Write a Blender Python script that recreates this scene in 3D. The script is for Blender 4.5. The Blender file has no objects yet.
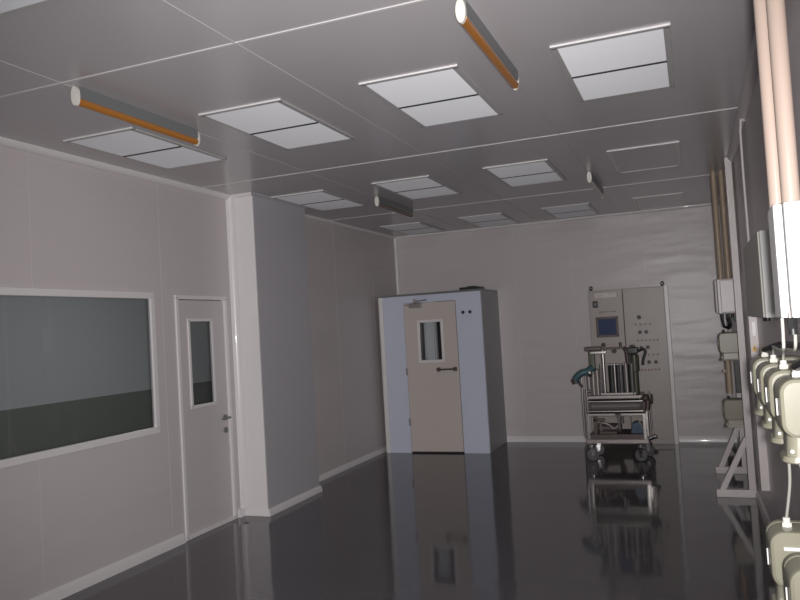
import bpy, bmesh, math, random
from mathutils import Vector, Matrix
random.seed(7)
S = bpy.context.scene
COL = S.collection
PI = math.pi
H = 2.919            # ceiling height
XL, XR = -3.91, 0.41 # side walls
YF, YB = -2.5, 9.89  # wall behind the viewer, back wall

# ------------------------------------------------------------------ materials
def mat(name, col, rough=0.5, metal=0.0, spec=0.5, bump=None, tint=None, coat=0.0):
    m = bpy.data.materials.new(name); m.use_nodes = True
    nt = m.node_tree; b = nt.nodes['Principled BSDF']
    b.inputs['Base Color'].default_value = (*col, 1)
    b.inputs['Roughness'].default_value = rough
    b.inputs['Metallic'].default_value = metal
    b.inputs['Specular IOR Level'].default_value = spec
    b.inputs['Coat Weight'].default_value = coat
    b.inputs['Coat Roughness'].default_value = 0.05
    tc = nt.nodes.new('ShaderNodeTexCoord')
    if bump:   # (scale xyz, strength distance)
        sc, dist = bump
        mp = nt.nodes.new('ShaderNodeMapping'); mp.inputs['Scale'].default_value = sc
        nz = nt.nodes.new('ShaderNodeTexNoise'); nz.inputs['Scale'].default_value = 1.0
        nz.inputs['Detail'].default_value = 1.5
        bp = nt.nodes.new('ShaderNodeBump'); bp.inputs['Strength'].default_value = 1.0
        bp.inputs['Distance'].default_value = dist
        nt.links.new(tc.outputs['Object'], mp.inputs[0]); nt.links.new(mp.outputs[0], nz.inputs['Vector'])
        nt.links.new(nz.outputs['Fac'], bp.inputs['Height']); nt.links.new(bp.outputs[0], b.inputs['Normal'])
    if tint:   # small natural colour variation of the surface itself
        sc, amt = tint
        nz = nt.nodes.new('ShaderNodeTexNoise'); nz.inputs['Scale'].default_value = sc
        nz.inputs['Detail'].default_value = 3
        rm = nt.nodes.new('ShaderNodeValToRGB')
        rm.color_ramp.elements[0].position = .3; rm.color_ramp.elements[1].position = .7
        rm.color_ramp.elements[0].color = (*[c * (1 - amt) for c in col], 1)
        rm.color_ramp.elements[1].color = (*[min(1, c * (1 + amt)) for c in col], 1)
        nt.links.new(tc.outputs['Object'], nz.inputs['Vector'])
        nt.links.new(nz.outputs['Fac'], rm.inputs[0]); nt.links.new(rm.outputs[0], b.inputs['Base Color'])
    return m

def glass(name, tint=(.93, .94, .95)):
    m = bpy.data.materials.new(name); m.use_nodes = True
    nt = m.node_tree; nt.nodes.clear()
    o = nt.nodes.new('ShaderNodeOutputMaterial'); mx = nt.nodes.new('ShaderNodeMixShader')
    t = nt.nodes.new('ShaderNodeBsdfTransparent'); t.inputs[0].default_value = (*tint, 1)
    g = nt.nodes.new('ShaderNodeBsdfGlossy'); g.inputs['Roughness'].default_value = .02
    lw = nt.nodes.new('ShaderNodeLayerWeight'); lw.inputs['Blend'].default_value = .5
    pw = nt.nodes.new('ShaderNodeMath'); pw.operation = 'POWER'; pw.inputs[1].default_value = 5
    ma = nt.nodes.new('ShaderNodeMath'); ma.operation = 'MULTIPLY_ADD'; ma.inputs[1].default_value = .95; ma.inputs[2].default_value = .03
    nt.links.new(lw.outputs['Facing'], pw.inputs[0]); nt.links.new(pw.outputs[0], ma.inputs[0])
    nt.links.new(ma.outputs[0], mx.inputs[0]); nt.links.new(t.outputs[0], mx.inputs[1])
    nt.links.new(g.outputs[0], mx.inputs[2]); nt.links.new(mx.outputs[0], o.inputs[0])
    return m

def perforated(name, col, hole):
    """white sheet with a fine grid of round holes"""
    m = mat(name, col, .5)
    nt = m.node_tree; b = nt.nodes['Principled BSDF']
    tc = nt.nodes.new('ShaderNodeTexCoord'); vo = nt.nodes.new('ShaderNodeTexVoronoi')
    vo.inputs['Scale'].default_value = 110; vo.inputs['Randomness'].default_value = 0
    rm = nt.nodes.new('ShaderNodeValToRGB')
    rm.color_ramp.elements[0].position = .2; rm.color_ramp.elements[0].color = (*hole, 1)
    rm.color_ramp.elements[1].position = .3; rm.color_ramp.elements[1].color = (*col, 1)
    nt.links.new(tc.outputs['Object'], vo.inputs['Vector']); nt.links.new(vo.outputs['Distance'], rm.inputs[0])
    nt.links.new(rm.outputs[0], b.inputs['Base Color'])
    return m

WALLC = (.60, .55, .555)
M = dict(
    wall=mat('wall_panel', WALLC, .33, spec=.45, bump=((1.4, 1.4, 6), .010)),
    ceil=mat('ceiling_panel', (.52, .495, .51), .24, spec=.5, bump=((1.2, 1.2, 1), .004)),
    seam=mat('seam_strip', (.62, .60, .60), .35),
    cove=mat('cove_trim', (.78, .75, .75), .33, coat=.15),
    floor=mat('epoxy_floor', (.075, .072, .08), .08, spec=.5, bump=((2.2, 2.2, 1), .0022), tint=(1.3, .08)),
    film=mat('blue_film', (.60, .64, .755), .35, bump=((1, 1, 5), .010)),
    cream=mat('cream_door', (.60, .535, .50), .33, bump=((.8, .8, 4), .012)),
    bluewhite=mat('bluewhite_panel', (.50, .487, .515), .33, bump=((.7, .7, 3.2), .015)),
    white=mat('white_paint', (.80, .79, .78), .3),
    diff=mat('diffuser_sheet', (.70, .71, .735), .5),
    frame=mat('diffuser_frame', (.50, .485, .485), .3),
    lip=mat('frame_lip', (.72, .71, .71), .3),
    dark=mat('dark_gap', (.04, .04, .04), .6),
    black=mat('black_rubber', (.02, .02, .021), .45),
    tyre=mat('grey_tyre', (.11, .11, .105), .4),
    cable=mat('black_cable', (.015, .015, .016), .4),
    amber=mat('amber_sleeve', (.42, .165, .03), .12, coat=.5),
    brownsleeve=mat('brown_sleeve', (.13, .075, .055), .2, coat=.4),
    lampgrey=mat('lamp_housing', (.17, .18, .18), .3),
    cap=mat('lamp_cap', (.72, .70, .64), .35),
    steel=mat('stainless_steel', (.50, .47, .45), .28, metal=.9),
    dullsteel=mat('dull_steel', (.33, .30, .29), .4, metal=.5),
    chrome=mat('chrome', (.85, .85, .86), .1, metal=1),
    brown=mat('dark_brown_metal', (.10, .075, .07), .45, metal=.3),
    panelgrey=mat('cabinet_sheet', (.42, .37, .345), .38, tint=(3, .03)),
    sideshade=mat('shaded_side_grey', (.33, .33, .35), .4),  # darker copy of the booth panels; shade on that side put into the colour
    screen=mat('screen_glass', (.07, .095, .19), .12),
    red=mat('red_lens', (.20, .05, .045), .3),
    label=mat('label_plate', (.66, .60, .58), .4),
    teal=mat('teal_hose', (.05, .12, .14), .4),
    blue=mat('blue_plastic', (.015, .055, .11), .35),
    olive=mat('olive_paint', (.07, .075, .05), .4),
    socket=mat('socket_cream', (.27, .26, .195), .3, coat=.2, tint=(6, .03)),
    socketdull=mat('socket_grey_cream', (.25, .225, .165), .35, tint=(6, .04)),
    socketdark=mat('socket_gasket', (.05, .05, .045), .6),
    pipe=mat('cream_pipe', (.40, .315, .265), .3),
    pipedim=mat('brown_cream_pipe', (.36, .28, .20), .4),  # same cream pipe, dimness far from the flash put into a browner colour
    stand=mat('stand_paint', (.62, .57, .56), .4),
    encl=mat('enclosure_white', (.74, .74, .73), .35),
    enclgrey=mat('enclosure_grey_green', (.45, .45, .40), .4),
    boxgrey=mat('junction_grey', (.62, .58, .57), .35),
    yellow=mat('warning_yellow', (.70, .42, .06), .4),
    green=mat('green_wire', (.08, .22, .13), .4),
    beyond=mat('next_room_wall', (.84, .87, .87), .6),
    dado=mat('next_room_dado', (.34, .36, .33), .5),
    glass=glass('window_glass'),
)

# ------------------------------------------------------------------ helpers
class MB:
    """collects shapes, then links them as ONE mesh object"""
    def __init__(s): s.bm = bmesh.new()
    def _bev(s, verts, bev, seg=2, edges=None):
        if bev > 0:
            es = edges if edges is not None else list({e for v in verts for e in v.link_edges})
            bmesh.ops.bevel(s.bm, geom=es, offset=bev, segments=seg, profile=.5, affect='EDGES')
    def box(s, x0, x1, y0, y1, z0, z1, bev=0.0, seg=2):
        r = bmesh.ops.create_cube(s.bm, size=1)
        for v in r['verts']:
            v.co = Vector((x0 + (v.co.x + .5) * (x1 - x0), y0 + (v.co.y + .5) * (y1 - y0), z0 + (v.co.z + .5) * (z1 - z0)))
        s._bev(r['verts'], bev, seg)
        return s
    def cyl(s, p0, p1, r, r2=None, seg=20, bev=0.0):
        p0, p1 = Vector(p0), Vector(p1); d = p1 - p0
        q = Vector((0, 0, 1)).rotation_difference(d.normalized()).to_matrix().to_4x4()
        mt = Matrix.Translation((p0 + p1) / 2) @ q
        o = bmesh.ops.create_cone(s.bm, cap_ends=True, cap_tris=False, segments=seg, radius1=r,
                                  radius2=r if r2 is None else r2, depth=d.length, matrix=mt)
        if bev > 0:
            es = [e for e in {e for v in o['verts'] for e in v.link_edges} if any(len(f.verts) > 4 for f in e.link_faces)]
            s._bev(None, bev, 2, es)
        return s
    def ball(s, c, r, sx=1, sy=1, sz=1):
        mt = Matrix.Translation(c) @ Matrix.Diagonal((sx, sy, sz, 1))
        bmesh.ops.create_uvsphere(s.bm, u_segments=18, v_segments=12, radius=r, matrix=mt); return s
    def tube(s, pts, r, seg=12, smooth=5):
        pts = [Vector(p) for p in pts]
        if smooth and len(pts) > 2:
            out = []
            for i in range(len(pts) - 1):
                a = pts[max(i - 1, 0)]; b = pts[i]; c = pts[i + 1]; d = pts[min(i + 2, len(pts) - 1)]
                for k in range(smooth):
                    t = k / smooth
                    out.append(.5 * ((2 * b) + (c - a) * t + (2 * a - 5 * b + 4 * c - d) * t * t + (3 * b - a - 3 * c + d) * t ** 3))
            out.append(pts[-1]); pts = out
        rings = []; up = None
        for i, p in enumerate(pts):
            t = (pts[min(i + 1, len(pts) - 1)] - pts[max(i - 1, 0)]).normalized()
            if up is None:
                up = t.orthogonal().normalized()
            up = (up - t * up.dot(t)).normalized(); sd = t.cross(up)
            rings.append([s.bm.verts.new(p + (up * math.cos(2 * PI * k / seg) + sd * math.sin(2 * PI * k / seg)) * r) for k in range(seg)])
        for a, b in zip(rings, rings[1:]):
            for k in range(seg):
                s.bm.faces.new((a[k], a[(k + 1) % seg], b[(k + 1) % seg], b[k]))
        s.bm.faces.new(rings[0][::-1]); s.bm.faces.new(rings[-1]); return s
    def loft(s, loops, cap=True):
        rings = [[s.bm.verts.new(Vector(p)) for p in l] for l in loops]
        n = len(rings[0])
        for a, b in zip(rings, rings[1:]):
            for k in range(n):
                s.bm.faces.new((a[k], a[(k + 1) % n], b[(k + 1) % n], b[k]))
        if cap:
            s.bm.faces.new(rings[0][::-1]); s.bm.faces.new(rings[-1])
        return s
    def prism(s, poly, axis, a, b, bev=0.0):
        """poly of 2-D points; extruded along axis from a to b"""
        def P(p, t):
            return {'x': (t, p[0], p[1]), 'y': (p[0], t, p[1]), 'z': (p[0], p[1], t)}[axis]
        return s.loft([[P(p, a) for p in poly], [P(p, b) for p in poly]])
    def build(s, name, m, parent=None, loc=(0, 0, 0), ang=35):
        bmesh.ops.recalc_face_normals(s.bm, faces=s.bm.faces)
        me = bpy.data.meshes.new(name); s.bm.to_mesh(me); s.bm.free()
        me.polygons.foreach_set('use_smooth', [True] * len(me.polygons))
        me.set_sharp_from_angle(angle=math.radians(ang))
        o = bpy.data.objects.new(name, me); COL.objects.link(o)
        for k in (m if isinstance(m, (list, tuple)) else [m]):
            me.materials.append(k)
        o.location = loc
        wn = o.modifiers.new('normals', 'WEIGHTED_NORMAL'); wn.keep_sharp = True; wn.weight = 100
        if parent: o.parent = parent
        return o

def rrect(x0, x1, z0, z1, r, n=6):
    pts = []
    for cx, cz, a0 in ((x1 - r, z1 - r, 0), (x0 + r, z1 - r, 90), (x0 + r, z0 + r, 180), (x1 - r, z0 + r, 270)):
        for k in range(n + 1):
            a = math.radians(a0 + 90 * k / n); pts.append((cx + r * math.cos(a), cz + r * math.sin(a)))
    return pts

def thing(name, label, cat, loc=(0, 0, 0), rz=0, group=None):
    o = bpy.data.objects.new(name, None); COL.objects.link(o)
    o.empty_display_size = .1
    o.location = loc; o.rotation_euler = (0, 0, rz)
    tag(o, label, cat, group); return o
def tag(o, label, cat, group=None):
    o['label'] = label; o['category'] = cat
    if group: o['group'] = group
    return o
def struct(o, label=None):
    o['kind'] = 'structure'
    if label: o['label'] = label
    return o
def dup(root, loc, label, rz=None):
    def cp(o, par):
        c = o.copy(); COL.objects.link(c)
        if par: c.parent = par
        for ch in list(o.children): cp(ch, c)
        return c
    r = cp(root, None); r.location = loc; r['label'] = label
    if rz is not None: r.rotation_euler = (0, 0, rz)
    return r

# ------------------------------------------------------------------ room shell
struct(MB().box(XL - .05, XR + .1, YF - .1, YB + .1, -.1, 0).build('floor', M['floor']))
struct(MB().box(XL - .05, XR + .1, YF - .1, YB + .1, H, H + .1).build('ceiling', M['ceil']))
struct(MB().box(XR, XR + .1, YF, YB, 0, H).build('wall_right', M['wall']))
struct(MB().box(XL, XR, YF - .1, YF, 0, H).build('wall_front', M['wall']))
struct(MB().box(XL, XR, YB, YB + .1, 0, H).build('wall_back', M['wall']))
WY0, WY1, WZ0, WZ1 = 1.2, 4.685, .905, 2.0
DY0, DY1, DZ = 4.943, 5.655, 1.985
lw = MB()
for y0, y1, z0, z1 in ((YF, WY0 + .004, 0, H), (WY0 + .004, WY1 - .004, 0, WZ0 + .004), (WY0 + .004, WY1 - .004, WZ1 - .004, H),
                       (WY1 - .004, DY0 + .01, 0, H), (DY0 + .01, DY1 - .01, DZ - .01, H), (DY1 - .01, YB, 0, H)):
    lw.box(XL - .05, XL, y0, y1, z0, z1)
struct(lw.build('wall_left', M['wall']))
PX, PY0, PY1 = -3.656, 5.79, 6.77
struct(MB().box(XL, PX, PY0, PY1, 0, H, .012).build('wall_pillar', M['bluewhite']), 'bluish white boxed pillar on the left wall beside the door')
struct(MB().box(XL + .03, PX - .004, PY0 - .006, PY0 + .002, .05, H - .001, .002).build('trim_0', M['cove']), 'white cladding on the front of the pillar')

# joints between wall panels (narrow proud strips)
def strip(name, m, *b, bev=0.0):
    return struct(MB().box(*b, bev).build(name, M[m] if isinstance(m, str) else m))
ws = MB()
for y in (3.55, 2.4):
    ws.box(XL - .002, XL + .0015, y, y + .006, 0, WZ0); ws.box(XL - .002, XL + .0015, y, y + .006, WZ1, H)
for y in (4.79, 7.9, 9.0): ws.box(XL - .002, XL + .0015, y, y + .006, 0, H)
struct(ws.build('trim_1', M['wall']))
ws = MB()
for x in (-2.2, -1.45, -.12): ws.box(x, x + .007, YB - .0015, YB + .002, 0, H)
struct(ws.build('trim_2', M['seam']))
# ceiling joints
n = 3
for y in (-1.2, 2.80, 5.32, 7.78):
    strip('trim_%d' % n, 'seam', XL, XR, y - .007, y + .007, H - .004, H + .01); n += 1
for x in (-2.84, -1.82, -.80):
    strip('trim_%d' % n, 'ceil', x - .005, x + .005, YF, YB, H - .003, H + .01); n += 1

# coves: quarter-round strips in the corners
def cove(name, axis, a, b, u, v, su, sv, r, m='cove'):
    """quarter-round in the corner (u,v) of the plane across axis; su/sv = direction into the room"""
    pts = [(u, v)]
    for k in range(7):
        t = PI / 2 * k / 6
        pts.append((u + su * r * (1 - math.sin(t)) if False else u + su * r * math.cos(t), v + sv * r * math.sin(t)))
    return struct(MB().prism(pts, axis, a, b).build(name, M[m], ang=50))
cove('trim_10', 'y', YF, PY0, XL, H, 1, -1, .045)
cove('trim_11', 'y', PY1, YB, XL, H, 1, -1, .03)
cove('trim_12', 'x', XL, XR, YB, H, -1, -1, .03)
cove('trim_13', 'y', YF, YB, XR, H, -1, -1, .05, 'wall')
cove('trim_14', 'z', .07, H, XL, PY0, 1, -1, .06)
cove('trim_15', 'z', .05, H, XL, YB, 1, -1, .045)
cove('trim_16', 'z', .05, H, XR, YB, -1, -1, .05)
cove('trim_17', 'x', XL, PX, PY0, H, -1, -1, .03)
cove('trim_18', 'y', PY0, PY1, PX, H, 1, -1, .02, 'bluewhite')
cove('trim_19', 'z', .05, H, PX, PY0, -.2, -1, .012)
bb = MB()
def bbprof(m, axis, a, b, u, su, h=.075, t=.028):
    m.prism([(u, 0), (u + su * t, 0), (u + su * t * .9, h * .55), (u + su * t * .25, h), (u, h)], axis, a, b)
bbprof(bb, 'y', YF, DY0 - .03, XL, 1); bbprof(bb, 'y', DY1 + .03, PY0, XL, 1)
bbprof(bb, 'y', PY1, YB, XL, 1, .06)
bbprof(bb, 'y', PY0 - .02, PY1, PX, 1, .06); bbprof(bb, 'x', XL, PX + .02, PY0, -1, .06)
struct(bb.build('baseboard_left', M['cove']))
b2 = MB()
bbprof(b2, 'x', -2.45, -1.24, YB, -1, .075); bbprof(b2, 'x', -.27, XR, YB, -1, .075)
struct(b2.build('baseboard_back', M['cove']))
b3 = MB(); bbprof(b3, 'y', YF, YB, XR, -1, .07)
struct(b3.build('baseboard_right', M['wall']))

# observation window on the left wall
def ring(mb, axis_x0, axis_x1, y0, y1, z0, z1, w, bev=.006):
    mb.box(axis_x0, axis_x1, y0, y1, z1 - w, z1, bev); mb.box(axis_x0, axis_x1, y0, y1, z0, z0 + w, bev)
    mb.box(axis_x0, axis_x1, y0, y0 + w, z0 + w * .5, z1 - w * .5, bev); mb.box(axis_x0, axis_x1, y1 - w, y1, z0 + w * .5, z1 - w * .5, bev)
    return mb
w1 = struct(ring(MB(), XL - .008, XL + .022, WY0, WY1, WZ0, WZ1, .055, .012).build('window_1', M['cove']))
MB().box(XL + .006, XL + .012, WY0 + .05, WY1 - .05, WZ0 + .05, WZ1 - .05).build('window_pane', M['glass'], w1)

# left door
d1 = struct(ring(MB(), XL - .05, XL + .014, DY0, DY1, -.0, DZ, .035, .006).build('door_1', M['cove']))
lf = MB()
GY0, GY1, GZ0, GZ1 = 5.10, 5.445, 1.04, 1.79
for y0, y1, z0, z1 in ((DY0 + .04, GY0 + .003, .012, DZ - .04), (GY1 - .003, DY1 - .04, .012, DZ - .04), (GY0 + .003, GY1 - .003, .012, GZ0 + .003), (GY0 + .003, GY1 - .003, GZ1 - .003, DZ - .04)):
    lf.box(XL - .036, XL - .008, y0, y1, z0, z1)
MB_leaf = lf.build('door_leaf', M['wall'], d1)
MB().box(XL - .06, XL + .002, DY0 + .036, DY1 - .036, .001, .011).build('door_gap', M['black'], d1)
ring(MB(), XL - .010, XL + .004, GY0, GY1, GZ0, GZ1, .026, .004).build('window_frame', M['cove'], MB_leaf)
MB().box(XL - .006, XL - .001, GY0 + .02, GY1 - .02, GZ0 + .02, GZ1 - .02).build('window_pane', M['glass'], MB_leaf)
hd = MB(); hd.cyl((XL - .008, 5.565, .91), (XL + .006, 5.565, .91), .026, bev=.003); hd.cyl((XL, 5.565, .91), (XL + .05, 5.565, .91), .009)
hd.tube([(XL + .045, 5.575, .91), (XL + .048, 5.52, .91), (XL + .046, 5.455, .908)], .010, smooth=3)
hd.build('door_handle', M['lampgrey'], d1)
MB().cyl((XL - .008, 5.565, .80), (XL + .008, 5.565, .80), .025, bev=.003).cyl((XL + .008, 5.565, .80), (XL + .012, 5.565, .80), .008).build('keyhole', M['lampgrey'], d1)

# neighbouring room seen through the panes
BX = -8.0
struct(MB().box(BX - .1, BX, -4, 17, -.1, H).build('wall_beyond', M['beyond']))
struct(MB().box(BX, BX + .03, -4, 17, 0, .885).build('trim_20', M['dado']), 'dark dado along the wall of the next room')
struct(MB().box(BX, XL - .05, -4, 17, -.1, 0).build('floor_beyond', M['dado']))
struct(MB().box(BX, XL - .05, -4, 17, H, H + .1).build('ceiling_beyond', M['beyond']))
struct(MB().box(BX, XL - .1, 17, 17.1, 0, H).build('wall_beyond_back', M['beyond']))
struct(MB().box(BX, XL - .1, -4.1, -4, 0, H).build('wall_beyond_front', M['beyond']))

# ------------------------------------------------------------------ ceiling filter outlets
FW, FD = .545, 1.0
def filter_unit(blank):
    t = thing('ceiling_filter_outlet', '', 'ceiling vent', group='filter outlets in the ceiling')
    hx, hy = FW / 2, FD / 2; w = .03
    fr = MB()
    fr.box(-hx, hx, -hy, -hy + w, -.010, 0, .003).box(-hx, hx, hy - w, hy, -.010, 0, .003)
    fr.box(-hx, -hx + w, -hy + w * .5, hy - w * .5, -.010, 0, .003).box(hx - w, hx, -hy + w * .5, hy - w * .5, -.010, 0, .003)
    fr.build('frame', M['lip'] if blank else M['frame'], t)
    if not blank:
        MB().box(-hx - .002, hx + .002, -hy - .002, -hy + .002, -.009, 0, .0005).build('edge_lip', M['lip'], t)  # paler than the frame: flash catching this edge put into its colour
        for s in (-1, 1):
            y0, y1 = (-hy + w, -.008) if s < 0 else (.008, hy - w)
            pl = MB(); n = int((y1 - y0) / .010); prev = None
            for k in range(2 * n + 1):      # finely pleated sheet
                y = y0 + (y1 - y0) * k / (2 * n); z = -.0115 if k % 2 else -.0085
                cur = [pl.bm.verts.new((-hx + w, y, z)), pl.bm.verts.new((hx - w, y, z))]
                if prev: pl.bm.faces.new((prev[0], prev[1], cur[1], cur[0]))
                prev = cur
            pl.build('diffuser', M['diff'], t)
        MB().box(-hx + w, hx - w, -.012, .012, -.014, -.004, .002).build('divider', M['dark'], t)
    else:
        MB().box(-hx + w, hx - w, -hy + w, hy - w, -.007, -.001).build('blank_plate', M['ceil'], t)
    return t
lit, blk = filter_unit(False), filter_unit(True)
ords = ['leftmost', 'second from left', 'third from left', 'rightmost']
rows = ['front row', 'middle row', 'rear row']
fl = fb = True
for r, y in enumerate((4.08, 6.58, 9.2)):
    for c, x in enumerate((-3.36, -2.325, -1.297, -.282)):
        blank = (c == 3 and r > 0)
        lab = ('bare closed ceiling outlet without white grille at the right end of the %s' % rows[r]) if blank else \
              'white two-part grille in the %s of ceiling outlets, %s there' % (rows[r], ords[c])
        if blank:
            o = blk if fb else dup(blk, (0, 0, 0), lab); fb = False
        else:
            o = lit if fl else dup(lit, (0, 0, 0), lab); fl = False
        o.location = (x, y, H); o['label'] = lab

dup(lit, (-2.325, 1.62, H), 'white ceiling grille clipped by the top left corner of the view')
# ------------------------------------------------------------------ amber tube lights
def tube_light(tube):
    t = thing('tube_light', '', 'ceiling light', group='tube lights under the ceiling')
    L = 1.0
    def ell(cx, cz, rx, rz, n=20, a0=0, a1=360):
        return [(cx + rx * math.cos(math.radians(a0 + (a1 - a0) * k / n)), cz + rz * math.sin(math.radians(a0 + (a1 - a0) * k / n))) for k in range(n)]
    prof = [(-.02, 0), (-.02, -.052), (-.015, -.06), (.015, -.06), (.02, -.052), (.02, 0)]
    MB().prism(prof, 'y', .02, L - .02).build('housing', M['lampgrey'], t)
    MB().cyl((0, .02, -.074), (0, L - .02, -.074), .021, seg=24).build('amber_tube', M[tube], t)
    for y in (0, L - .02):
        e = MB().prism(ell(0, -.050, .021, .050, 28), 'y', y, y + .02)
        e.build('end_cap', M['cap'], t)
    return t
tl, tb = tube_light('amber'), tube_light('brownsleeve')
for i, (x, y, lab) in enumerate(((-2.82, 2.86, 'amber tube light on the ceiling nearest the left wall window'),
                                 (-.79, 2.86, 'amber tube light on the ceiling nearest the camera at the top edge'),
                                 (-2.82, 6.70, 'distant brown tube light on the ceiling near the boxed pillar'),
                                 (-.79, 6.85, 'distant brown tube light beside the bare closed outlet frame'))):
    o = (tl, None, tb, None)[i] or dup(tl if i < 2 else tb, (0, 0, 0), lab)
    o.location = (x, y, H); o['label'] = lab

# ------------------------------------------------------------------ air lock booth with the cream door
BX0, BX1, BY, BZ = -3.85, -2.455, 8.99, 2.02
bo = thing('airlock_booth', 'blue-white booth with a cream door standing in the back left corner', 'booth', (-3.15, BY, 0))
ox, oy = -3.15, BY
def L(x): return x - ox
cx0, cx1 = -3.492, -2.785
MB().box(L(BX0) + .06, L(cx0), 0, .05, 0, BZ).box(L(cx1), L(BX1), 0, .05, 0, BZ, 0).box(L(cx0), L(cx1), 0, .05, 1.925, BZ).build('front_panel', M['film'], bo)
MB().box(L(BX1) - .04, L(BX1), .05, YB - BY - .001, 0, BZ - .002).build('side_panel', M['sideshade'], bo)
MB().box(L(BX0) + .03, L(BX0) + .07, .05, YB - BY - .001, 0, BZ - .002).build('side_panel', M['panelgrey'], bo)
MB().box(L(BX0) + .03, L(BX1), .05, YB - BY - .001, BZ - .002, BZ + .03, .004).build('roof', M['lampgrey'], bo)
pts = [(L(BX0) + .07, .05), (L(BX0) + .07, -.012)] + [(L(BX0) + .035 + .035 * math.cos(math.radians(a)), -.012 + .035 - .035 * math.sin(math.radians(a)) - .01) for a in (90, 115, 140, 160, 180)] + [(L(BX0), .05)]
MB().prism(pts, 'z', 0, BZ).build('corner_post', M['cove'], bo)
dr = MB()
wx0, wx1, wz0, wz1 = -3.315, -2.965, 1.15, 1.70
for x0, x1, z0, z1 in ((cx0 + .006, wx0 + .01, .02, 1.918), (wx1 - .01, cx1 - .006, .02, 1.918), (wx0 + .01, wx1 - .01, .02, wz0 + .01), (wx0 + .01, wx1 - .01, wz1 - .01, 1.918)):
    dr.box(L(x0), L(x1), -.006, .036, z0, z1)
drr = dr.build('door', M['cream'], bo)
fr = MB(); w = .035
fr.box(L(wx0), L(wx1), -.018, .01, wz0, wz0 + w, .006).box(L(wx0), L(wx1), -.018, .01, wz1 - w, wz1, .006)
fr.box(L(wx0), L(wx0) + w, -.018, .01, wz0 + w * .5, wz1 - w * .5, .006).box(L(wx1) - w, L(wx1), -.018, .01, wz0 + w * .5, wz1 - w * .5, .006)
fr.build('door_window_frame', M['cove'], drr)
MB().box(L(wx0) + .02, L(wx1) - .02, .012, .018, wz0 + .02, wz1 - .02).build('door_window_pane', M['glass'], drr)
h = MB()
h.cyl((L(-3.05), -.05, 1.06), (L(-2.83), -.05, 1.06), .011)
for x in (-3.05, -2.83): h.box(L(x) - .018, L(x) + .018, -.066, -.006, 1.035, 1.085, .005)
h.build('push_bar', M['brown'], drr)
c = MB(); c.box(L(-3.40), L(-3.24), -.055, -.006, 1.86, 1.912, .006)
c.tube([(L(-3.32), -.05, 1.915), (L(-3.25), -.11, 1.945), (L(-3.16), -.03, 1.955)], .009, smooth=0)
c.cyl((L(-3.32), -.045, 1.90), (L(-3.32), -.045, 1.975), .016)
c.box(L(-3.46), L(-3.40), -.02, -.006, 1.89, 1.908, .003)
c.build('door_closer', M['dullsteel'], drr)
MB().box(L(cx0) + .01, L(cx1) - .01, -.004, .03, .001, .018).build('door_gap', M['black'], bo)
for z in (.35, 1.0): MB().cyl((L(cx0), -.012, z), (L(cx0), -.012, z + .09), .009).build('hinge', M['lampgrey'], drr)
for x in (-2.69, -2.60):
    MB().cyl((L(x), -.016, 1.765), (L(x), 0, 1.765), .021, bev=.003).build('push_button', M['black'], bo)
MB().cyl((L(-2.645), -.008, 1.70), (L(-2.645), 0, 1.70), .012, bev=.002).build('pilot_lens', M['label'], bo)
# inside of the booth, seen through the pane
MB().box(L(-3.75), L(-3.345), .40, .42, 0, 1.95).build('inner_panel', M['steel'], bo)
MB().box(L(-3.345), L(-3.19), .37, .39, 0, 1.95).build('inner_panel', M['beyond'], bo)
MB().cyl((L(-3.335), .34, .02), (L(-3.335), .34, 1.95), .016).build('inner_post', M['encl'], bo)
MB().cyl((L(-3.195), .34, .02), (L(-3.195), .34, 1.95), .016).build('inner_post', M['encl'], bo)
MB().box(L(-3.19), L(-2.51), .42, .44, 0, 1.95).build('inner_panel', M['black'], bo)  # black sheet stands in for the unlit void inside
tag(MB().box(-.13, .13, -.14, .14, 0, .035, .006).box(-.05, .05, -.05, .05, .035, .05, .004).build('terminal_box', M['black'], None, (-2.63, 9.25, BZ + .03)),
    'small black box lying on top of the blue-white booth', 'box')

# ------------------------------------------------------------------ control cabinet at the back wall
CX, CYF = -.76, 9.70
cb = thing('control_cabinet', 'grey-beige two-door electrical control cabinet with a blue screen by the back wall', 'control cabinet', (CX, CYF, 0))
def X(x): return x - CX
MB().box(X(-1.235), X(-.285), .022, YB - CYF - .001, .0, 1.945, .004).build('body', M['panelgrey'], cb)
MB().box(X(-.32), X(-.275), -.012, YB - CYF - .001, 0, 1.95, .004).build('side_trim', M['cove'], cb)
dl = MB().box(X(-1.225), X(-.818), 0, .022, .07, 1.935, .004).build('door', M['panelgrey'], cb)
drt = MB().box(X(-.810), X(-.325), 0, .022, .07, 1.935, .004).build('door', M['panelgrey'], cb)
MB().box(X(-.818), X(-.810), .008, .022, .07, 1.935).build('door_gap', M['dark'], cb)
for x in (-1.20, -.335):
    e = MB().cyl((X(x), .06, 1.945), (X(x), .06, 1.965), .018)
    rg = [(X(x) + 0.016 * math.cos(a), .06, 1.978 + .018 * math.sin(a)) for a in [2 * PI * k / 14 for k in range(15)]]
    e.tube(rg, .009, 8, 0); e.build('lifting_eye', M['black'], cb)
MB().box(X(-1.15), X(-.89), -.005, 0, 1.845, 1.905, .002).build('nameplate', M['label'], dl)
for x0, x1, z in ((-1.13, -1.07, 1.855), (-1.13, -1.05, 1.873), (-.98, -.92, 1.885)): MB().box(X(x0), X(x1), -.007, -.005, z, z + .007).build('print_line', M['panelgrey'], dl)
MB().box(X(-1.185), X(-1.12), -.01, 0, 1.725, 1.81, .004).build('square_badge', M['black'], dl)
MB().box(X(-1.168), X(-1.137), -.012, -.01, 1.75, 1.785, .003).build('badge_mark', M['lampgrey'], dl)
for k, ww in enumerate((.03, .018, .025, .012, .028, .02)):
    MB().box(X(-1.11 + k * .036), X(-1.11 + k * .036 + ww), -.003, 0, 1.66, 1.672).build('engraved_mark', M['brown'], dl)
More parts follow.
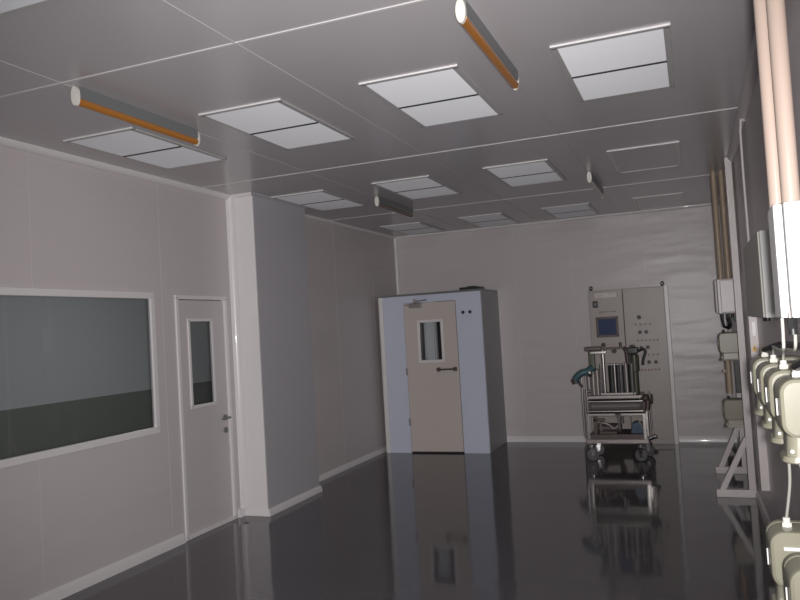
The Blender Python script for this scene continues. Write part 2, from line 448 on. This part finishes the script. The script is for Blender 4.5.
sc = MB(); sc.box(X(-1.16), X(-.885), -.012, 0, 1.575, 1.605, .003).box(X(-1.16), X(-.885), -.012, 0, 1.345, 1.375, .003)
sc.box(X(-1.16), X(-1.13), -.012, 0, 1.36, 1.59, .003).box(X(-.915), X(-.885), -.012, 0, 1.36, 1.59, .003)
sb = sc.build('screen_bezel', M['brown'], dl)
MB().box(X(-1.132), X(-.913), -.006, 0, 1.372, 1.578).build('screen', M['screen'], sb)
MB().cyl((X(-.96), -.02, 1.17), (X(-.96), 0, 1.17), .03, bev=.004).build('main_switch', M['black'], dl)
MB().cyl((X(-.633), -.02, 1.575), (X(-.633), 0, 1.575), .026, bev=.004).build('selector_knob', M['black'], drt)
for row, (z, xs, rr) in enumerate(((1.485, [-.675 + .055 * k for k in range(4)], .012), (1.285, [-.665 + .047 * k for k in range(6)], .012),
                                   (1.105, [-.60 + .053 * k for k in range(4)], .012), (.92, [-.642 + .041 * k for k in range(6)], .012))):
    for x in xs: MB().cyl((X(x), -.012, z), (X(x), 0, z), rr, seg=12, bev=.003).build('pilot_lamp', M['red'], drt)
for x, z in ((-.634, 1.388), (-.56, 1.388), (-.632, 1.195), (-.552, 1.198), (-.55, 1.014), (-.470, 1.012)):
    MB().cyl((X(x), -.022, z), (X(x), 0, z), .022, seg=16, bev=.004).build('selector_knob', M['black'], drt)
MB().box(X(-.79), X(-.765), -.03, 0, .95, 1.08, .006).build('door_handle', M['lampgrey'], drt)

# ------------------------------------------------------------------ mobile filtration trolley in front of the cabinet
KX, KY = -.88, 8.55
tr = thing('filtration_trolley', 'stainless steel pump and filter trolley on castors in front of the control cabinet', 'trolley', (KX, KY, 0))
for x, y, a in ((-.275, .02, .30), (.245, .02, -.15), (-.255, .38, .2), (.31, .34, -.4)):
    rz = Matrix.Translation((x, y, 0)) @ Matrix.Rotation(a, 4, 'Z')
    def turned(mb):
        bmesh.ops.transform(mb.bm, matrix=rz, verts=mb.bm.verts); return mb
    cs = MB(); cs.box(-.045, .045, -.045, .045, .185, .20, .003).cyl((0, 0, .155), (0, 0, .19), .028)
    cs.box(-.03, .03, -.032, .032, .14, .158, .004)
    for q in (-1, 1):
        cs.prism([(-.028, .15), (.028, .15), (.014, .06), (-.014, .06)], 'y', q * .026 - .003, q * .026 + .003)
    k = turned(cs).build('castor_fork', M['chrome'], tr)
    turned(MB().cyl((0, -.018, .066), (0, .018, .066), .066, seg=28, bev=.008)).build('castor_wheel', M['tyre'], k)
    turned(MB().cyl((0, -.0305, .066), (0, .0305, .066), .018, seg=20, bev=.003)).build('wheel_hub', M['chrome'], k)
MB().box(-.33, .335, -.03, .42, .20, .245, .006).build('base_plate', M['dullsteel'], tr)
MB().box(-.29, .30, -.02, .41, .245, .30, .006).build('base_tray', M['brown'], tr)
for x, y in ((-.30, -.015), (.30, -.015), (-.30, .40), (.30, .40)):
    MB().box(x - .016, x + .016, y - .016, y + .016, .245, .52, .003).build('upright', M['steel'], tr)
for x0 in (-.345, .355):   # side push handles
    s = -1 if x0 < 0 else 1
    z1 = .92 if s < 0 else .68
    MB().tube([(x0 - s * .03, .02, .28), (x0, .02, .30), (x0, .02, z1), (x0, .06, z1 + .04), (x0, .32, z1 + .04), (x0, .36, z1), (x0, .36, .30)], .011, 12, 3).build('push_handle', M['steel'], tr)
MB().tube([(-.318, -.0, .30), (-.318, -.0, .80)], .010).build('riser_pipe', M['dullsteel'], tr)
# gear on the base
pm = MB(); pm.cyl((-.20, .10, .355), (.02, .10, .355), .055, bev=.008); pm.box(-.19, .0, .05, .15, .30, .32)
pm.cyl((.02, .10, .355), (.05, .10, .355), .068, bev=.004); pm.build('pump', M['brown'], tr)
MB().box(-.245, -.205, .0, .06, .30, .50, .004).box(-.245, -.12, .0, .05, .44, .47, .004).build('pipe_bracket', M['brown'], tr)
MB().tube([(-.17, .04, .33), (-.16, .03, .42), (-.08, .03, .40), (-.02, .02, .36), (.05, .03, .43), (.06, .08, .51)], .014, 12).build('suction_pipe', M['dullsteel'], tr)
MB().cyl((.04, .0, .39), (.04, .0, .48), .018).ball((.04, 0, .485), .020).cyl((.075, 0, .42), (.075, 0, .49), .014).build('sight_glass', M['chrome'], tr)
q = []
for k in range(13):
    a = PI * k / 12; q.append(((.215 + .06 * math.cos(a)), .305 + .125 * math.sin(a)))
MB().prism(q, 'y', .02, .16).build('blue_cover', M['blue'], tr)
MB().box(.16, .27, .16, .30, .30, .40, .01).build('pump_motor', M['black'], tr)
# deck: horizontal holding vessel with banded shell
dk = MB(); dk.box(-.30, .31, -.02, .40, .50, .53, .006); dk.build('deck', M['dullsteel'], tr)
vs = MB(); vs.loft([[(x, .19 + .19 * math.cos(2 * PI * k / 24) * s, .605 + .075 * math.sin(2 * PI * k / 24) * s) for k in range(24)] for x, s in ((-.29, .6), (-.275, .9), (-.25, 1), (.25, 1), (.275, .9), (.29, .6))])
vsl = vs.build('holding_vessel', M['dullsteel'], tr)
for z in (.545, .655): MB().box(-.30, .30, -.012, .40, z, z + .014, .004).build('band', M['steel'], vsl)
MB().box(.0, .06, -.03, 0, .51, .53, .003).build('latch', M['black'], vsl)
MB().box(-.29, .30, -.0, .39, .69, .725, .006).build('top_deck', M['dullsteel'], tr)
# filter cage: dark cartridges behind bright rods
for x in (-.02, .05, .115, .185):
    MB().cyl((x, .13, .725), (x, .13, 1.06), .038, bev=.006).build('filter_cartridge', M['black'], tr)
for x, y, r, m in ((-.135, .0, .011, 'chrome'), (-.10, .01, .020, 'steel'), (.018, .0, .012, 'steel'), (.085, .0, .013, 'chrome'), (.140, .01, .020, 'dullsteel'), (.205, -.01, .012, 'chrome')):
    top = 1.235 if r == .020 and x < 0 else 1.075
    MB().cyl((x, y + .07, .725), (x, y + .07, top), r, bev=.002).build('cage_rod', M[m], tr)
cg = MB(); cg.box(-.15, .23, .05, .20, .725, .75, .004); cg.build('cage_base', M['dullsteel'], tr)
MB().box(-.15, .23, .10, .20, 1.055, 1.07, .004).build('cage_top', M['dullsteel'], tr)
for x in (-.275, -.225, -.18):
    MB().cyl((x, .10, .725), (x, .10, 1.0), .026, bev=.006).ball((x, .10, 1.0), .026).build('canister', M['dullsteel'], tr)
MB().cyl((-.272, .03, .75), (-.272, .03, .80), .016).ball((-.272, .03, .775), .022).build('drain_valve', M['chrome'], tr)
MB().ball((-.272, .03, 1.005), .022).cyl((-.272, .03, .98), (-.272, .10, .98), .012).build('vent_valve', M['chrome'], tr)
MB().box(-.255, -.19, .04, .12, 1.0, 1.22, .008).build('gauge_block', M['olive'], tr)
MB().box(-.295, -.11, .02, .12, 1.225, 1.275, .012).box(-.12, .13, .05, .09, 1.235, 1.26, .006).cyl((.10, .07, 1.24), (.10, .07, 1.31), .014).ball((-.08, .05, 1.29), .022).build('top_manifold', M['brown'], tr)
MB().box(-.235, -.06, .02, .11, 1.19, 1.222, .006).build('manifold_plate', M['steel'], tr)
MB().tube([(.13, .07, 1.25), (.16, .06, 1.20), (.165, .06, 1.07)], .022).build('manifold_elbow', M['brown'], tr)
mt = MB(); mt.cyl((.235, .10, .73), (.235, .10, 1.17), .036, bev=.006); mt.cyl((.235, .10, .98), (.235, .10, 1.16), .05, bev=.006)
mt.build('agitator_column', M['olive'], tr)
MB().box(.165, .285, .02, .16, 1.175, 1.25, .014).box(.20, .25, .04, .12, 1.245, 1.275, .008).cyl((.185, .09, 1.05), (.185, .09, 1.18), .035, bev=.004).build('motor_head', M['black'], tr)
MB().tube([(.28, .06, 1.20), (.34, .05, 1.225), (.36, .05, 1.19), (.335, .05, 1.12), (.325, .05, 1.05)], .015).build('black_hose', M['black'], tr)
MB().tube([(-.21, .03, 1.04), (-.28, .0, 1.0), (-.34, -.01, .985), (-.40, -.01, .93), (-.41, 0, .88)], .040, 14).build('teal_hose', M['teal'], tr)
MB().ball((-.245, -.0, .985), .035, 1, 1, 1.4).build('hose_clamp', M['chrome'], tr)
MB().tube([(-.41, 0, .92), (-.37, .0, .87), (-.335, .01, .83)], .014).cyl((-.425, 0, .93), (-.40, 0, .875), .045, bev=.005).build('hose_coupling', M['brown'], tr)
ev = MB(); ev.tube([(.27, .03, .68), (.32, .02, .70), (.35, .01, .66), (.34, .01, .56)], .030, 14); ev.ball((.33, .01, .69), .045)
ev.build('elbow_valve', M['brown'], tr)
hw = MB(); hw.tube([(.395 + .0, .02 + .045 * math.cos(2 * PI * k / 18), .68 + .045 * math.sin(2 * PI * k / 18)) for k in range(19)], .010, 8, 0)
hw.cyl((.34, .02, .68), (.41, .02, .68), .008); hw.cyl((.393, .02, .635), (.393, .02, .725), .006); hw.build('hand_wheel', M['olive'], tr)
MB().cyl((.33, .02, .245), (.40, .0, .275), .022, bev=.003).ball((.405, -.003, .277), .027).build('outlet_cap', M['chrome'], tr)

# ------------------------------------------------------------------ sockets and boxes along the right wall
def socket_unit(name, cat, grp, w=.20, d=.14, hh=.165, m='socket', loc=(0, 0, 0), lower=False):
    """rounded cast housing, local x=0 at its left side, y=0 at its near face, z=0 at the flange bottom"""
    t = thing(name, '', cat, loc, group=grp)
    z0 = .065; r = .042
    P = lambda i, y: [(p[0], y, p[1]) for p in rrect(i, w - i, z0 + i, z0 + hh - i, max(r - i, .01))]
    MB().loft([P(.012, 0), P(.004, .005), P(0, .016), P(0, d * .75), P(.006, d * .77)]).build('housing', M[m], t, ang=25)
    MB().loft([P(.004, d * .77), P(.004, d * .84)]).build('dark_joint', M['socketdark'], t)
    MB().loft([P(.001, d * .84), P(.001, d), P(.02, d + .01)]).build('back_shell', M[m], t)
    def ring_(z, wx, wy, rr): 
        return [(p[0], p[1], z) for p in rrect(w / 2 - wx / 2, w / 2 + wx / 2, d * .42 - wy / 2, d * .42 + wy / 2, rr)]
    MB().loft([ring_(z0 + .03, w * .86, d * .74, .03), ring_(z0 + .005, w * .86, d * .76, .03), ring_(.014, w * .90, d * .80, .03)]).build('skirt', M[m], t)
    MB().loft([ring_(.018, w * .98, d * .9, .035), ring_(.004, w * 1.02, d * .94, .035), ring_(0, w * .98, d * .9, .035)]).build('flange', M[m], t)
    MB().cyl((.022, -.006, .034), (.022, .03, .034), .0055, bev=.002).build('screw', M['white'], t)
    MB().cyl((-.004, .03, z0 + hh * .38), (-.004, .03, z0 + hh * .66), .0022).build('hinge_pin', M['white'], t)
    MB().cyl((w * .27, d * .45, z0 + hh - .004), (w * .27, d * .45, z0 + hh + .012), .014, seg=6).cyl((w * .27, d * .45, z0 + hh + .010), (w * .27, d * .45, z0 + hh + .026), .010, bev=.002).build('cable_gland', M['cap'] if m == 'socket' else M['socketdark'], t)
    MB().box(w - .02, XR - loc[0] + .004, d * .3, d * .7, z0 + hh * .3, z0 + hh * .7, .003).build('wall_bracket', M['dullsteel'], t)
    if lower: MB().cyl((.035, -.006, z0 + hh * .72), (.12, -.006, z0 + hh * .72), .006, bev=.002).box(.12, .14, -.012, .004, z0 + hh * .66, z0 + hh * .78, .004).build('latch_bar', M['white'], t)
    return t
s0 = socket_unit('industrial_socket', 'socket', 'upper sockets along the right wall', loc=(.2, 2.26, 1.19))
ys = (2.26, 2.58, 2.90, 3.25)
labs = ('cream industrial socket nearest the camera, upper row on the right wall', 'cream upper socket on the right wall, second from the camera',
        'cream upper socket on the right wall, third from the camera', 'cream upper socket on the right wall, farthest of the near four')
for i, y in enumerate(ys):
    o = s0 if i == 0 else dup(s0, (0, 0, 0), labs[i])
    o.location = (.2, y, 1.175); o['label'] = labs[i]
p0 = socket_unit('industrial_plug_box', 'socket', 'lower sockets along the right wall', lower=True, loc=(.155, 2.36, .785))
for i, (x, y, z, lab) in enumerate(((.155, 2.36, .735, 'cream lower socket with a bright latch bar, below the conduit on the right wall'),
                                    (.172, 2.06, .727, 'cream lower socket at the bottom right corner of the view'))):
    o = p0 if i == 0 else dup(p0, (0, 0, 0), lab)
    o.location = (x, y, z); o['label'] = lab
q0 = socket_unit('industrial_socket', 'socket', 'far sockets behind the wall stand', d=.15, hh=.20, m='socketdull', loc=(.2, 7.6, 1.125))
for i, (z, lab) in enumerate(((1.125, 'grey-cream socket under the junction box beyond the floor stand'),
                              (.50, 'grey-cream socket low down beyond the floor stand'))):
    o = q0 if i == 0 else dup(q0, (0, 0, 0), lab)
    o.location = (.2, 7.6, z); o['label'] = lab

# near white enclosure
e1 = thing('electrical_enclosure', 'bright white electrical enclosure nearest the camera under the cream pipes', 'electrical box', (.2, 2.03, 1.572))
MB().box(0, .205, .02, .15, 0, .283, .005).build('body', M['encl'], e1)
MB().box(.0225, .205, 0, .02, -.001, .284, .005).build('lid', M['encl'], e1)
MB().box(.0195, .0225, .012, .0205, 0, .283).build('dark_joint', M['dark'], e1)  # dark line stands in for the lid edge lying in grazing shade
MB().cyl((.018, .012, .0), (.018, .012, .02), .004).build('lid_screw', M['dullsteel'], e1)
for x, y in ((.035, .12), (.075, .07), (.115, .09)):
    MB().cyl((x, y, -.03), (x, y, 0), .013, seg=6).cyl((x, y, -.045), (x, y, -.028), .010).build('cable_gland', M['black'], e1)
# shallow wall cabinet further on
e2 = thing('wall_cabinet', 'shallow grey-green wall cabinet with a bright near edge on the right wall', 'electrical box', (.345, 4.4, 1.545))
MB().box(.012, XR - .345 - .001, 0, 1.2, 0, .47, .004).build('body', M['encl'], e2)
MB().box(0, .012, .004, 1.196, .004, .466, .003).build('door', M['enclgrey'], e2)
for y in (.12, .25): MB().cyl((.03, y, -.02), (.03, y, .002), .014).build('cable_gland', M['black'], e2)
# far junction box
e3 = thing('junction_box', 'pale grey junction box above the far sockets beside the floor stand', 'electrical box', (.20, 7.55, 1.565))
MB().box(.02, .19, .02, .16, 0, .33, .012).build('body', M['boxgrey'], e3)
MB().box(.0, .02, .03, .15, .01, .32, .008).build('hinge_strip', M['boxgrey'], e3)
MB().box(.045, .185, 0, .02, .012, .318, .010).build('lid', M['boxgrey'], e3)
for x in (.05, .10, .14): MB().cyl((x, .08, -.04), (x, .08, 0), .014).build('cable_gland', M['black'], e3)

# pipes
def pipe(label, x, y, z0, r, m, grp):
    t = tag(MB().cyl((0, 0, 0), (0, 0, H - z0), r, seg=28).build('conduit_pipe', M[m], None, (x, y, z0)), label, 'pipe', grp)
    return t
pipe('thicker cream conduit pipe nearest the camera, rising from the white enclosure', .2475, 2.095, 1.856, .0215, 'pipe', 'cream conduit pipes over the white enclosure')
pipe('slimmer cream conduit pipe rising behind the thicker one from the white enclosure', .2225, 2.155, 1.856, .0195, 'pipe', 'cream conduit pipes over the white enclosure')
pipe('brownish left pipe rising from the far junction box', .262, 7.62, 1.895, .026, 'pipedim', 'brownish pipes over the far junction box')
pipe('brownish right pipe rising from the far junction box', .33, 7.64, 1.895, .026, 'pipedim', 'brownish pipes over the far junction box')
tag(MB().tube([(.0, 0, 0), (.0, 0, .78), (.03, 0, .84)], .008, 10, 3).build('conduit_tube', M['boxgrey'], None, (.375, 5.45, 2.015)), 'thin conduit running up the wall from the grey-green cabinet', 'pipe')

# cables
def cable(label, pts, r, m, grp=None, name='cable'):
    b = Vector(pts[-1])
    return tag(MB().tube([Vector(p) - b for p in pts], r, 10).build(name, M[m], None, b), label, 'cable', grp)
g = 'cables between the white enclosure and the sockets'
cable('black cable hanging from the white enclosure to the nearest socket', [(.275, 2.10, 1.528), (.275, 2.16, 1.47), (.254, 2.323, 1.43)], .012, 'cable', g)
cable('black cable hanging from the white enclosure to the farthest near socket', [(.315, 2.12, 1.528), (.325, 2.25, 1.48), (.325, 3.0, 1.46), (.300, 3.2, 1.455), (.254, 3.313, 1.43)], .012, 'cable', g)
for x, y, x1, y1, lab in ((.212, 2.15, .254, 2.963, 'thin white conduit dropping from the left edge of the white enclosure'), (.240, 2.15, .254, 2.643, 'thin white conduit dropping from the middle of the white enclosure')):
    tag(MB().tube([(x - x1, y - y1, .142), (x - x1, y - y1 + .01, .09), (x - x1, y - y1 + .05, .055), ((x - x1) * .6, (y - y1) * .4, .045), ((x - x1) * .1, (y - y1) * .1, .03), (0, 0, 0)], .0042).build('white_conduit', M['enclgrey'], None, (x1, y1, 1.43)), lab, 'pipe', 'white conduits under the enclosure')
cable('white conduit from the nearest upper socket down to the lower socket', [(.216, 2.30, 1.178), (.218, 2.35, 1.10), (.209, 2.42, .988)], .004, 'enclgrey', None, 'white_conduit')
cable('short white conduit below the nearest upper socket at the view edge', [(.24, 2.28, 1.178), (.245, 2.20, 1.10), (.226, 2.12, .98)], .004, 'enclgrey', None, 'white_conduit')
g = 'cables below the far junction box'
cable('black cable from the far junction box to the socket below, left one', [(.25, 7.63, 1.525), (.26, 7.63, 1.45), (.288, 7.67, 1.435)], .012, 'cable', g)
cable('thick black cable from the far junction box to the socket below, middle one', [(.30, 7.63, 1.525), (.31, 7.62, 1.47), (.30, 7.67, 1.43)], .018, 'cable', g)
cable('green and black cable looping beside the far sockets', [(.34, 7.63, 1.525), (.385, 7.585, 1.44), (.392, 7.58, 1.2), (.392, 7.582, .95), (.389, 7.61, .83), (.388, 7.66, .768)], .009, 'green', g)
tag(MB().box(0, .045, 0, .04, 0, .305, .004).build('cable_duct', M['black'], None, (.322, 7.605, .82)), 'black vertical cable duct between the two far sockets', 'cable duct')
tag(MB().cyl((0, 0, 0), (0, 0, .31), .028).box(-.05, -.02, -.012, .012, .20, .225, .003).build('cable_pipe', M['pipedim'], None, (.27, 7.66, .815)), 'brownish pipe joining the two far sockets', 'pipe')

# floor stands
def stand(label, x0, x1, y, top, m='stand'):
    t = thing('support_stand', label, 'stand', (x1 - .03, y, 0), group='triangular support stands at the right wall')
    px = -.028
    MB().box(px, px + .055, -.03, .03, .066, top, .004).build('post', M[m], t)
    MB().box(x0 - (x1 - .03), .03, -.035, .035, 0, .066, .005).build('foot', M[m], t)
    a, b = Vector((x0 - (x1 - .03) + .05, 0, .06)), Vector((px + .01, 0, .50))
    d = (b - a).normalized(); nrm = Vector((-d.z, 0, d.x)) * .022
    MB().loft([[a + nrm + Vector((0, -.022, 0)), a - nrm + Vector((0, -.022, 0)), a - nrm + Vector((0, .022, 0)), a + nrm + Vector((0, .022, 0))],
               [b + nrm + Vector((0, -.022, 0)), b - nrm + Vector((0, -.022, 0)), b - nrm + Vector((0, .022, 0)), b + nrm + Vector((0, .022, 0))]]).build('brace', M[m], t)
    return t
stand('pale tall stand post with triangular foot, nearer one at the right wall', .08, .395, 7.0, H - .002)
stand('pale triangular stand foot behind the tall post, farther one', .10, .395, 8.0, 1.12)
tag(MB().box(0, .0555, 0, .06, 0, 1.45, .004).build('cable_trunking', M['stand'], None, (.355, 5.75, .33)), 'pale vertical cable trunking on the right wall beyond the near sockets', 'cable duct')
wl = thing('warning_label', 'yellow triangular warning sticker on the pale trunking', 'sign', (.38, 5.7505, 1.33))
MB().prism([(-.022, -.03), (.022, -.03), (0, .022)], 'y', -.002, .001).build('triangle', M['yellow'], wl)
MB().prism([(.003, .008), (-.007, -.009), (.001, -.009), (-.003, -.024), (.008, -.004), (.0, -.004)], 'y', -.003, -.002).build('bolt_mark', M['black'], wl)
tag(MB().box(-.010, .010, -.003, .001, -.05, .045).build('paper_label', M['white'], None, (.385, 5.7505, 1.46)), 'narrow white label above the yellow warning sticker', 'label')

# ------------------------------------------------------------------ light: the camera's own flash
fl = bpy.data.lights.new('flash', 'SPOT'); fl.shadow_soft_size = .03; fl.spot_size = math.radians(90); fl.spot_blend = 1; fl.energy = 640
fl.color = (1.0, .97, .97)
fo = bpy.data.objects.new('flash', fl); COL.objects.link(fo)
# added fill light to brighten the next room; no lamp is seen there
l2 = bpy.data.lights.new('next_room_fill', 'AREA'); l2.shape = 'RECTANGLE'; l2.size = 1.2; l2.size_y = .3; l2.energy = 9
lo = bpy.data.objects.new('next_room_fill', l2); COL.objects.link(lo); lo.location = (-5.6, 7.5, H - .02)
# ------------------------------------------------------------------ camera
yaw, pitch, roll = .3745, .0391, -.0583
cam = bpy.data.cameras.new('camera'); co = bpy.data.objects.new('camera', cam); COL.objects.link(co)
cam.sensor_fit = 'HORIZONTAL'; cam.sensor_width = 36; cam.lens = 36 * 742.79 / 800; cam.clip_start = .05
fw0 = Vector((-math.sin(yaw), math.cos(yaw), 0)); rt0 = Vector((math.cos(yaw), math.sin(yaw), 0)); up0 = Vector((0, 0, 1))
fw = fw0 * math.cos(pitch) + up0 * math.sin(pitch); up = up0 * math.cos(pitch) - fw0 * math.sin(pitch)
rt = rt0 * math.cos(roll) + up * math.sin(roll); up = up * math.cos(roll) - rt0 * math.sin(roll)
R = Matrix((rt, up, -fw)).transposed().to_4x4()
co.matrix_world = Matrix.Translation((0, 0, 1.6)) @ R
fo.matrix_world = Matrix.Translation(Vector((0, 0, 1.6)) + rt * .033 - fw * .02) @ R
S.camera = co

w = bpy.data.worlds.new('world'); S.world = w; w.use_nodes = True
w.node_tree.nodes['Background'].inputs[0].default_value = (.5, .5, .52, 1)
w.node_tree.nodes['Background'].inputs[1].default_value = .02
S.view_settings.view_transform = 'Standard'; S.view_settings.look = 'None'
S.view_settings.gamma = 1; S.view_settings.exposure = .22; S.view_settings.use_curve_mapping = False
S.cycles.caustics_reflective = True
S.cycles.blur_glossy = .3
S.cycles.use_denoising = True

S.cycles.max_bounces = 8; S.cycles.diffuse_bounces = 4; S.cycles.glossy_bounces = 4
S.cycles.sample_clamp_indirect = 4
